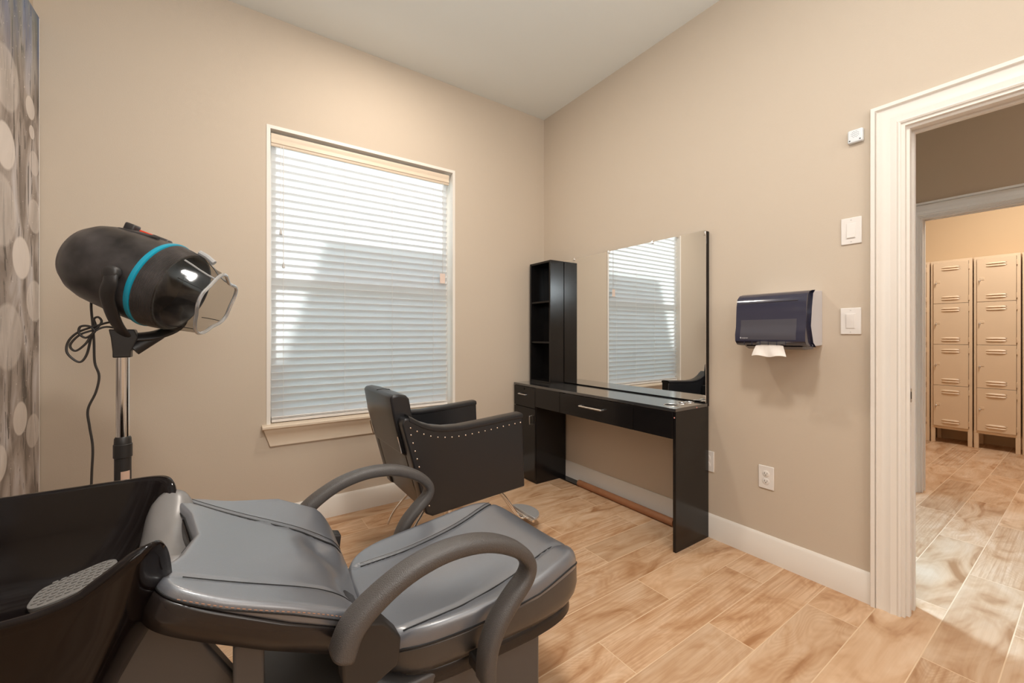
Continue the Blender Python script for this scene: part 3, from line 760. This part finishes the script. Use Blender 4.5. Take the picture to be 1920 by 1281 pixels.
# ------------------------------------------------------------------ shampoo unit: chair + basin
sh = thing('shampoo_chair', (-1.9, -1.68, 0), 'reclined black vinyl shampoo chair with looped armrests in the foreground', 'shampoo chair')
def superell(a, n, ex):
    c, s = math.cos(a), math.sin(a)
    return math.copysign(abs(c) ** (2/ex), c), math.copysign(abs(s) ** (2/ex), s)
def cushion(L, W, T, hf, warp, ex=5.0, nseg=112, nr=26, roll=.036, inset=.052, low=(.86, .95, .985), bend=None):
    """local x along length (-L/2..L/2), y width, z up; top at z=hf, bottom at -T"""
    mb = MB(); rings = []
    ang = [2 * PI * i / nseg for i in range(nseg)]
    def ring(scale, zf):
        r = []
        for a in ang:
            ux, uy = superell(a, 0, ex)
            x, y = ux * scale * L/2, uy * scale * W/2
            b_ = bend(x, y) if bend else 0.0
            x, y = warp(x, y)
            r.append(Vector((x, y, zf(x, y) + b_)))
        return r
    rings.append(ring(low[0], lambda x, y: -T))
    rings.append(ring(low[1], lambda x, y: -T + .006))
    rings.append(ring(low[2], lambda x, y: -T + .025 * min(1, T / .06)))
    def edge(x, y): return min(hf(x, y), 0.02)
    rings.append(ring(1.0, lambda x, y: -T * .45 + (hf(x, y) - roll) * .4))
    for k in range(6):
        a = k / 5 * PI / 2
        rings.append(ring(1.0 - inset * (1 - math.cos(a)), lambda x, y, a=a: hf(x, y) - roll * (1 - math.sin(a))))
    for k in range(1, nr):
        s_ = (1 - inset) * (1 - k / nr)
        rings.append(ring(max(s_, .002), hf))
    mb.loft(rings, cap0=True, cap1=True)
    return mb
# seat
Ls, Ws = .600, .540
def seat_h(x, y):
    yy = y / (Ws / 2)
    yfar = .14 + .09 * max(0, min(1, (x + .15) / .42)) ** 1.6
    ynear = -.20 + .04 * max(0, (x + .1) / .4)
    g = math.exp(-((y - yfar) / .007) ** 2) + math.exp(-((y - ynear) / .007) ** 2)
    h = .022 * abs(yy) ** 2.2 - .004
    h += .022 * math.exp(-((x - .23) / .12) ** 2) * (1 - .4 * yy)        # front crown
    h -= .05 * max(0, (x - .22) / .08) ** 2 * .30
    h += .010 * math.exp(-((y - .05) / .10) ** 2) * math.exp(-((x - .02) / .14) ** 2)
    h -= .016 * math.exp(-((x + .08) / .13) ** 2) * math.exp(-((y + .06) / .13) ** 2)
    return h - .006 * g
def seat_warp(x, y):
    # the seat narrows towards its rear and its front edge is bowed
    k = (x + Ls/2) / Ls
    y2 = y * (.86 + .14 * min(1, k * 1.6)) if k < .625 else y
    x2 = x + .018 * (1 - (y / (Ws/2)) ** 2) * (1 if x > 0 else -0.6) * abs(x) / (Ls/2)
    return x2, y2
M_seat = Matrix.Translation((-1.696, -1.685, .475)) @ Matrix.Rotation(math.radians(-2.0), 4, 'Y')
mb = cushion(Ls, Ws, .052, seat_h, seat_warp, low=(.95, .975, .99)).xf(M_seat)
seat = obj('seat', mb, VINYL, sh, allsmooth=True)
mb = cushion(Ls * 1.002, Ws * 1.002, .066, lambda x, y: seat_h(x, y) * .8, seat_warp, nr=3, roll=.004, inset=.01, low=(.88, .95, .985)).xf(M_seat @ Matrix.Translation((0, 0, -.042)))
obj('seat_boxing', mb, VINYL_SHADED, sh, allsmooth=True)
def on_surface(pts, hf, M, lift=.0015, sub=8):
    out = []
    for p in smooth_path([(a, b, 0) for a, b in pts], sub):
        out.append(M @ Vector((p.x, p.y, hf(p.x, p.y) + lift + (back_bend(p.x, p.y) if hf.__name__ == 'back_h' else 0))))
    return out
def seam(pts, hf, M, parent, r=.0018, mt=SEAM, lift=.0024, name='seam'):
    return obj(name, MB().tube(on_surface(pts, hf, M, lift), r, 6), mt, parent)
def seam_curve(off): 
    return [(x, .14 + .09 * max(0, min(1, (x + .15) / .42)) ** 1.6 + off) for x in [-.26 + .03 * i for i in range(18)]]
seam(seam_curve(0), seat_h, M_seat, seat, .0022)
seam(seam_curve(.009), seat_h, M_seat, seat, .0009)
seam([(x, -.20 + .04 * max(0, (x + .1) / .4)) for x in [-.25 + .03 * i for i in range(17)]], seat_h, M_seat, seat, .0018)
# piping around the lower rim of the seat
def rim_path(L, W, warp, hf, M, sc, zoff, ex=5.0, n=96):
    out = []
    for i in range(n):
        a = 2 * PI * i / n; ux, uy = superell(a, 0, ex); x, y = warp(ux * sc * L/2, uy * sc * W/2)
        out.append(M @ Vector((x, y, hf(x, y) + zoff + (back_bend(ux * sc * L/2, y) if hf.__name__ == 'back_h' else 0))))
    return out
obj('piping', MB().tube(rim_path(Ls, Ws, seat_warp, seat_h, M_seat, 1.001, -.040), .0028, 6, closed=True), SEAM, seat)
# lower seat shell
mb = cushion(Ls * .93, Ws * .93, .04, lambda x, y: 0.0, seat_warp, nr=3).xf(M_seat @ Matrix.Translation((0, 0, -.1065)))
obj('seat_pan', mb, SHELLM, sh, allsmooth=False)
# reclined back
Lb, Wb = .470, .545
def far_seam(x):
    k = max(0, min(1, (x + Lb/2) / Lb))
    return .212 - .092 * math.sin(min(1, k * 1.35) * PI / 2) + .03 * max(0, k - .8) / .2
def back_h(x, y):
    # x: - at head, + at hip
    yy = y / (Wb / 2); k = max(0, min(1, (x + Lb/2) / Lb))
    ynear = -.195 + .02 * k
    g = math.exp(-((y - far_seam(x)) / .007) ** 2) + .6 * math.exp(-((y - ynear) / .006) ** 2)
    h = .006 * (1 - abs(yy) ** 3)
    bol = math.exp(-((k - .62) / .30) ** 2)
    h += (.052 if y > 0 else .018) * abs(yy) ** 2.2 * bol                # side bolsters
    h += .014 * math.exp(-((x - .03) / .09) ** 2) * math.exp(-((y + .01) / .10) ** 2)
    h -= .034 * math.exp(-((x - .185) / .07) ** 2) * math.exp(-((y + .09) / .12) ** 2)
    h -= .026 * math.exp(-((x - .120) / .045) ** 2) * math.exp(-((y - .055) / .05) ** 2)
    return h - .006 * g
def back_bend(x, y):
    return -.062 * max(0, ((x + Lb/2) / Lb - .74) / .26) ** 2
def back_warp(x, y):
    k = (x + Lb/2) / Lb
    notch = .052 * max(0, 1 - (y / .20) ** 2) * max(0, 1 - k * 2.2)
    y *= 1 - .13 * max(0, 1 - k / .6) ** 1.5
    x2 = x + notch
    if k > .6: y *= 1 - .13 * ((k - .6) / .4) ** 2
    return x2, y
M_back = Matrix.Translation((-2.180, -1.685, .636)) @ Matrix.Rotation(math.radians(27), 4, 'Y')
mb = cushion(Lb, Wb, .022, back_h, back_warp, ex=8, roll=.014, inset=.035, low=(.97, .985, .997), bend=back_bend).xf(M_back)
back = obj('backrest', mb, VINYL, sh, allsmooth=True)
bx = [-.222 + .03 * i for i in range(15)]
seam([(x, far_seam(x)) for x in bx], back_h, M_back, back, .0026); seam([(x, far_seam(x) + .010) for x in bx], back_h, M_back, back, .0009)
seam([(x, -.195 + .02 * (x + Lb/2) / Lb) for x in bx[1:-2]], back_h, M_back, back, .0010)
obj('piping', MB().tube(rim_path(Lb, Wb, back_warp, back_h, M_back, .999, -.016, ex=8), .0020, 6, closed=True), SEAM, back)
# line of stitches along the near side
mb = MB()
for i in range(40):
    x = -.19 + i * .0092
    def edge_pt(xx):
        x_, y_ = back_warp(xx, -Wb / 2 * 1.0)
        return M_back @ Vector((x_, y_ - .0005, back_h(x_, y_) - .011 + back_bend(xx, y_)))
    mb.tube([edge_pt(x), edge_pt(x + .005)], .0009, 4)
obj('stitching', mb, THREAD, back)
# hard shell under the back
mb = cushion(Lb * .95, Wb * 1.003, .060, lambda x, y: 0.0, back_warp, ex=8, nr=3, roll=.006, inset=.02, low=(.90, .955, .985), bend=lambda x, y: back_bend(x - .012, y)).xf(M_back @ Matrix.Translation((-.0125, 0, -.016)))
obj('back_shell', mb, SHELLM, sh, allsmooth=True)
# armrests
ap = [(-2.105, .555), (-2.085, .600), (-2.035, .640), (-1.965, .672), (-1.88, .686), (-1.79, .676), (-1.71, .640), (-1.668, .597), (-1.672, .560), (-1.715, .520), (-1.757, .475), (-1.782, .420), (-1.787, .360)]
for y, sgn in ((-1.995, -1), (-1.375, 1)):
    path = smooth_path([(x, y, z) for x, z in ap], 6)
    n = len(path); rr = []
    for k in range(n):
        s_ = k / (n - 1)
        rr.append(.0185 + .004 * math.exp(-((s_ - .02) / .12) ** 2) - .002 * math.exp(-((s_ - .62) / .1) ** 2))
    o = obj('armrest', MB().tube(path, rr, 28, flat=1.55, ref=None, ex=.68), ARMP, sh, allsmooth=True)
    # curled thumb rest lip at the front bend
    # mounting brackets to seat and back
    mb = MB().prism([(-2.105, .565), (-2.060, .590), (-2.02, .575), (-1.985, .53), (-1.99, .475), (-2.05, .450), (-2.10, .480)] if sgn < 0 else [(-2.105, .52), (-2.02, .53), (-1.985, .52), (-1.99, .475), (-2.05, .450), (-2.10, .480)], 'y', y - .010 * sgn, y - .055 * sgn)
    obj('rear_bracket', mb, BRACK, o, bevel=.006, seg=3)
    mb = MB().box(-1.802, -1.774, min(y - .01 * sgn, y - .06 * sgn), max(y - .01 * sgn, y - .06 * sgn), .358, .39)
    obj('front_bracket', mb, BRACK, o, bevel=.006, seg=3)
# seat base
obj('base', MB().box(-2.22, -1.555, -1.905, -1.47, .0, .352), BASEM, sh, bevel=.010, seg=3)
obj('rear_post', MB().box(-2.275, -2.222, -1.86, -1.802, .0, .555), BASEM, sh, bevel=.006, seg=3)
obj('hinge_block', MB().box(-2.06, -1.95, -1.84, -1.52, .353, .405), BRACK, sh, bevel=.006)

# basin
ba = thing('shampoo_basin', (-2.70, -1.70, 0), 'glossy black shampoo basin on pedestal at the left edge', 'basin')
def basin_ring(sx0, sx1, sy, zf, ex=6, n=96, yc=-1.690, notch=0.0):
    r = []
    for i in range(n):
        a = 2 * PI * i / n; ux, uy = superell(a, 0, ex)
        x = (sx0 + sx1) / 2 + ux * (sx1 - sx0) / 2; y = yc + uy * sy
        fr_ = max(0, min(1, (x - sx0) / (sx1 - sx0)))
        z = zf
        nt_ = math.exp(-((y - yc) / .190) ** 4) * max(0, (fr_ - .78) / .22) ** 1.2
        z -= notch * nt_
        z += (.052 if y < yc else .004) * math.exp(-((abs(y - yc) - .27) / .06) ** 2) * max(0, (fr_ - .84) / .16) * min(1, notch / .12)
        z -= (.030 * min(1, (1 - fr_) * 4) if y < yc else 0) * min(1, notch / .12)
        r.append(Vector((x - (y - yc) * .06 * fr_, y, z)))
    return r
rings = [
    basin_ring(-2.86, -2.56, .17, .44),
    basin_ring(-2.90, -2.52, .20, .46),
    basin_ring(-2.95, -2.45, .235, .56, notch=.02),
    basin_ring(-2.985, -2.405, .262, .70, ex=7, notch=.09),
    basin_ring(-2.995, -2.382, .274, .772, ex=9, notch=.125),
    basin_ring(-2.999, -2.375, .279, .788, ex=9, notch=.13),
    basin_ring(-2.998, -2.378, .277, .795, ex=9, notch=.13),
    basin_ring(-2.988, -2.389, .268, .795, ex=9, notch=.13),
    basin_ring(-2.984, -2.395, .264, .788, ex=9, notch=.13),
    basin_ring(-2.970, -2.415, .250, .70, ex=7, notch=.07),
    basin_ring(-2.940, -2.450, .225, .62, notch=.02),
    basin_ring(-2.90, -2.49, .195, .585),
    basin_ring(-2.83, -2.55, .13, .575),
    basin_ring(-2.72, -2.66, .03, .572),
]
obj('bowl', MB().loft(rings), GLOSS, ba, allsmooth=True)
# textured drain mat
mb = MB()
pts = [(-2.555 + .068 * superell(2*PI*i/40, 0, 3)[0], -1.530 + .060 * superell(2*PI*i/40, 0, 3)[1]) for i in range(40)]
Mm = Matrix.Translation((-2.560, -1.525, .604)) @ Matrix.Rotation(math.radians(-14), 4, 'Y') @ Matrix.Translation((2.555, 1.530, 0))
mb.prism(pts, 'z', 0, .010)
for i in range(-4, 5):
    for j in range(-3, 4):
        if (i / 5) ** 2 + (j / 4.2) ** 2 < .9:
            cx_, cy_ = -2.555 + i * .0135, -1.530 + j * .0145
            mb.box(cx_ - .0045, cx_ + .0045, cy_ - .003, cy_ + .003, .010, .0130)
mb.xf(Mm); obj('drain_mat', mb, MATM, ba, bevel=.001)
# neck rest: U shaped gel saddle over the front rim
mb = MB(); rings = []
for k in range(29):
    s_ = -1 + 2 * k / 28
    y = -1.640 + s_ * .180
    zc = .662 + (.082 if s_ > 0 else .035) * abs(s_) ** 2.4
    e = max(0.02, 1 - abs(s_) ** 10) ** .5
    th = .050 * e; w_ = .050 * e
    rings.append([Vector((-2.388 - .012 * (1 - abs(s_)) - .012 * s_ + math.cos(a) * w_, y, zc + math.sin(a) * th)) for a in [2 * PI * i / 24 for i in range(24)]])
obj('neck_rest', MB().loft(rings), NECK, ba, allsmooth=True)
# flared pedestal
def bez(p0, p1, p2, n=10):
    return [((1-t)**2*p0[0]+2*(1-t)*t*p1[0]+t*t*p2[0], (1-t)**2*p0[1]+2*(1-t)*t*p1[1]+t*t*p2[1]) for t in [i/n for i in range(n+1)]]
ped = bez((-2.300, .0), (-2.300, .42), (-2.395, .66)) + bez((-2.425, .665), (-2.475, .52), (-2.62, .44))[0:] + [(-2.80, .42), (-2.86, .0)]
ped = [(-2.228, .001), (-2.228, .36)] + bez((-2.275, .465), (-2.335, .575), (-2.400, .676), 8) + [(-2.418, .672)] + bez((-2.43, .62), (-2.47, .52), (-2.56, .43), 8) + [(-2.84, .43), (-2.86, .001)]
obj('pedestal', MB().prism(ped, 'y', -1.80, -1.762), BASEM, ba, bevel=.008, seg=4, ang=50)
obj('pedestal_column', MB().box(-2.84, -2.47, -1.7615, -1.54, .001, .45), BASEM, ba, bevel=.012, seg=3)

# ------------------------------------------------------------------ hooded hair dryer on stand
HDL = (-2.600, -.790, 0)
hd = thing('hooded_hair_dryer', HDL, 'black hooded hair dryer with teal ring on a chrome stand', 'hair dryer')
AX = Vector((.84, -.396, -.367)).normalized(); HCn = Vector((-2.480, -.858, 1.342))
e_n = AX.cross(Vector((0, 0, 1))).normalized()      # towards camera side
e_u = e_n.cross(AX).normalized()
if e_u.z < 0: e_u = -e_u
def H(s_, n_, u_): return HCn + AX * s_ + e_n * n_ + e_u * u_
prof = [(-.296, .0), (-.294, .04), (-.284, .078), (-.263, .108), (-.232, .129), (-.195, .141), (-.155, .146), (-.10, .152), (-.05, .154), (-.012, .155)]
hood = obj('hood', MB().lathe(prof, HCn, AX, 56, cap1=True), HOOD, hd, allsmooth=False, ang=60)
obj('teal_ring', MB().lathe([(-.010, .1530), (-.010, .1580), (-.002, .1605), (.005, .1600), (.008, .1530)], HCn, AX, 64, cap0=False, cap1=False), TEAL, hd)
# ribbed front section
pr2 = [(.009, .1570)]
k = 0
s_ = .010
while s_ < .068:
    rb = .1560 - (s_ / .068) ** 2 * .009
    pr2 += [(s_, rb), (s_ + .0012, rb), (s_ + .0020, rb - .0014), (s_ + .0028, rb - .0014)]; s_ += .0040
pr2 += [(.072, .1455), (.072, .139)] 
obj('ribbed_collar', MB().lathe(pr2 + [(.04, .130), (-.02, .12), (-.06, .06), (-.065, .0)], HCn, AX, 56, cap0=False, cap1=True), HOOD, hd, ang=35)
# clear smoked visor: squarish flared mouth
def vring(s_, rad, sq, n=60):
    r = []
    for i in range(n):
        a = 2 * PI * i / n
        k_ = 1 - .10 * sq * max(0, math.cos(3 * a + .5)) + .06 * sq * math.cos(5 * a)
        r.append(H(s_, math.cos(a) * rad * k_, math.sin(a) * rad * k_))
    return r
vs = [vring(.055, .1475, 0), vring(.08, .145, 0), vring(.105, .137, .3), (vring(.13, .127, .7)), vring(.160, .118, 1), vring(.185, .113, 1.1)]
mb = MB().loft(vs, cap0=False, cap1=False)
vz = obj('visor', mb, VISOR, hd, allsmooth=True)
rp = vring(.186, .1125, 1.1)
obj('visor_rim', MB().tube(rp, .0060, 8, closed=True), mat('clear_rim', (0.55, 0.55, 0.55), .12, spec=1.0, metal=.6, linear=True), vz)
for i in (4, 22, 36, 50):
    obj('visor_seam', MB().tube([r[i] for r in vs[2:]], .0014, 5), SEAM, vz)
for a0 in (9, 19):
    mb = MB().tube([r[a0] * 1.0 for r in vs[1:]], .0035, 6)
    obj('visor_rib', mb, mat('clear_rib%d' % a0, (0.30, 0.30, 0.30), .15, spec=.8, linear=True), vz)
obj('visor_hinge', MB().tube([H(.055, -.02, .157), H(.085, -.02, .152), H(.115, -.02, .140)], .010, 8), mat('clear_hinge', (0.4, 0.4, 0.4), .15, spec=.8, linear=True), vz)
# controls on top
mb = MB().tube([H(-.185, .030, .134), H(-.12, .035, .146), H(-.055, .035, .152)], .007, 8)
obj('side_rail', mb, HOOD, hood)
def hbox(s0, s1, n0, n1, u0, u1):
    m_ = MB(); 
    vs_ = [H(s, n_, u) for s in (s0, s1) for n_ in (n0, n1) for u in (u0, u1)]
    return m_.add(vs_, [(0,1,3,2),(4,6,7,5),(0,4,5,1),(2,3,7,6),(0,2,6,4),(1,5,7,3)])
obj('control_knob', hbox(-.185, -.150, -.015, .02, .125, .168), HOOD, hood, bevel=.006, seg=3)
obj('power_switch', hbox(-.140, -.105, -.022, .008, .140, .158), RED, hood, bevel=.002)
obj('switch_guard', hbox(-.100, -.040, -.022, .008, .140, .160), HOOD, hood, bevel=.006)
obj('teal_inner_line', MB().lathe([(-.165, .1440), (-.164, .1447), (-.163, .1440)], HCn, AX, 48), SEAM, hood)
# yoke arms: near pivot, far pivot, meeting under the hood
PB = Vector((-2.592, -.790, 1.150))
P1 = H(-.055, .158, 0); P2 = H(-.055, -.158, 0)
near_path = [P1 + e_n * .010 + Vector((0, 0, .012)), P1 + e_n * .012 - Vector((0, 0, .03)), (-2.612, -.955, 1.285), (-2.606, -.885, 1.212), PB + Vector((-.004, -.03, .02)), PB]
far_path = [P2 - e_n * .010, P2 - e_n * .014 - Vector((0, 0, .04)), (-2.440, -.700, 1.270), (-2.448, -.735, 1.200), (-2.510, -.770, 1.160), PB]
for pth, P, sgn in ((near_path, P1, 1), (far_path, P2, -1)):
    path = smooth_path(pth, 6)
    rr = [.020 + .004 * min(1, k / 10) for k in range(len(path))]
    ya = obj('yoke_arm', MB().tube(path, rr, 12, flat=.42, ref=AX), BRACK, hd, allsmooth=True)
    obj('pivot_cap', MB().lathe([(-.012, .024), (.004, .024), (.009, .020), (.012, .012)], P + e_n * sgn * .010, e_n * sgn, 24), BRACK, ya)
mb = MB().tube([(-2.570, -.79, 1.105), (-2.500, -.765, 1.160), (-2.452, -.742, 1.200)], [.022, .018, .010], 8, flat=.5)
obj('support_strut', mb, BRACK, hd)
mb = MB().loft([[Vector((HDL[0] + a * .024, HDL[1] + b * .024, 1.078)) for a, b in ((-1,-1),(1,-1),(1,1),(-1,1))],
                [Vector((HDL[0] + a * .024, HDL[1] + b * .024, 1.100)) for a, b in ((-1,-1),(1,-1),(1,1),(-1,1))],
                [Vector((HDL[0] + a * .036 + .008, HDL[1] + b * .028, 1.150)) for a, b in ((-1,-1),(1,-1),(1,1),(-1,1))],
                [Vector((HDL[0] + a * .034, HDL[1] + b * .026, 1.180)) for a, b in ((-1,-1),(1,-1),(1,1),(-1,1))]], smooth=False)
obj('socket', mb, BRACK, hd, bevel=.004, seg=3)
obj('chrome_pole', MB().lathe([(0, .0188), (.46, .0188)], (HDL[0], HDL[1], .64), (0, 0, 1), 28), CHROME, hd)
obj('height_collar', MB().lathe([(-.02, .024), (-.018, .0265), (.028, .0265), (.030, .0245), (.050, .0235), (.056, .020)], (HDL[0], HDL[1], .735), (0, 0, 1), 28), BRACK, hd)
lt = obj('lower_tube', MB().lathe([(0, .0235), (.62, .0235)], (HDL[0], HDL[1], .10), (0, 0, 1), 28), BRACK, hd)
mb = MB()
for i in range(9):
    a = math.radians(-62 + (i - 4) * 9); mb.add([], [])
pts = [(HDL[0] + .0242 * math.cos(math.radians(-95 + i * 7)), HDL[1] + .0242 * math.sin(math.radians(-95 + i * 7))) for i in range(10)]
pts2 = [(HDL[0] + .0236 * math.cos(math.radians(-95 + i * 7)), HDL[1] + .0236 * math.sin(math.radians(-95 + i * 7))) for i in range(10)][::-1]
obj('sticker', MB().prism(pts + pts2, 'z', .635, .668), mat('sticker_paper', (205, 170, 150), .6), lt)
mb = MB().lathe([(0, .05), (.05, .045), (.06, .03)], (HDL[0], HDL[1], .075), (0, 0, 1), 24)
for k in range(5):
    a = 2 * PI * k / 5 + .3
    d = Vector((math.cos(a), math.sin(a), 0)); o_ = Vector(HDL)
    mb.tube([o_ + Vector((0,0,.10)), o_ + d * .14 + Vector((0,0,.085)), o_ + d * .25 + Vector((0,0,.060))], [.024, .020, .015], 8)
sb = obj('star_base', mb, BRACK, hd)
for k in range(5):
    a = 2 * PI * k / 5 + .3
    p = Vector((HDL[0] + math.cos(a) * .245, HDL[1] + math.sin(a) * .245, .0255))
    obj('caster', MB().lathe([(-.012, .02), (-.010, .025), (.010, .025), (.012, .02)], p, (-math.sin(a), math.cos(a), 0), 18), GLOSS, sb)
# power cord with a bunched loop
yc0 = -.80
cp = [(-2.660, -.76, 1.335), (-2.676, -.78, 1.315), (-2.680, yc0, 1.268), (-2.676, yc0, 1.194), (-2.673, yc0, 1.138), (-2.671, yc0, 1.063), (-2.660, yc0, 1.015), (-2.668, yc0, .959), (-2.688, yc0, .899), (-2.684, yc0, .839), (-2.676, yc0, .763), (-2.679, yc0, .652), (-2.685, -.79, .40), (-2.69, -.76, .12), (-2.72, -.66, .012), (-2.85, -.40, .006), (-2.97, -.20, .006)]
mb = MB().tube(smooth_path(cp, 6), .0036, 8)
lp = [(-2.600, -.80, 1.196), (-2.627, -.81, 1.205), (-2.661, -.812, 1.193), (-2.708, -.812, 1.170), (-2.733, -.81, 1.138), (-2.736, -.81, 1.098), (-2.708, -.808, 1.066), (-2.690, -.806, 1.091), (-2.679, -.806, 1.150), (-2.668, -.806, 1.190), (-2.672, -.806, 1.215), (-2.660, -.81, 1.222), (-2.652, -.81, 1.205), (-2.668, -.812, 1.180), (-2.705, -.815, 1.160), (-2.728, -.815, 1.125), (-2.715, -.815, 1.105), (-2.690, -.815, 1.13), (-2.670, -.815, 1.17), (-2.640, -.81, 1.188), (-2.600, -.80, 1.178)]
mb.tube(smooth_path(lp, 6), .0036, 8)
lp2 = [(-2.672, -.818, 1.165), (-2.690, -.818, 1.150), (-2.706, -.818, 1.165), (-2.703, -.818, 1.188), (-2.682, -.818, 1.190), (-2.668, -.818, 1.175)]
mb.tube(smooth_path(lp2, 6, closed=True), .0036, 8, closed=True)
obj('power_cord', mb, CORD, hd)
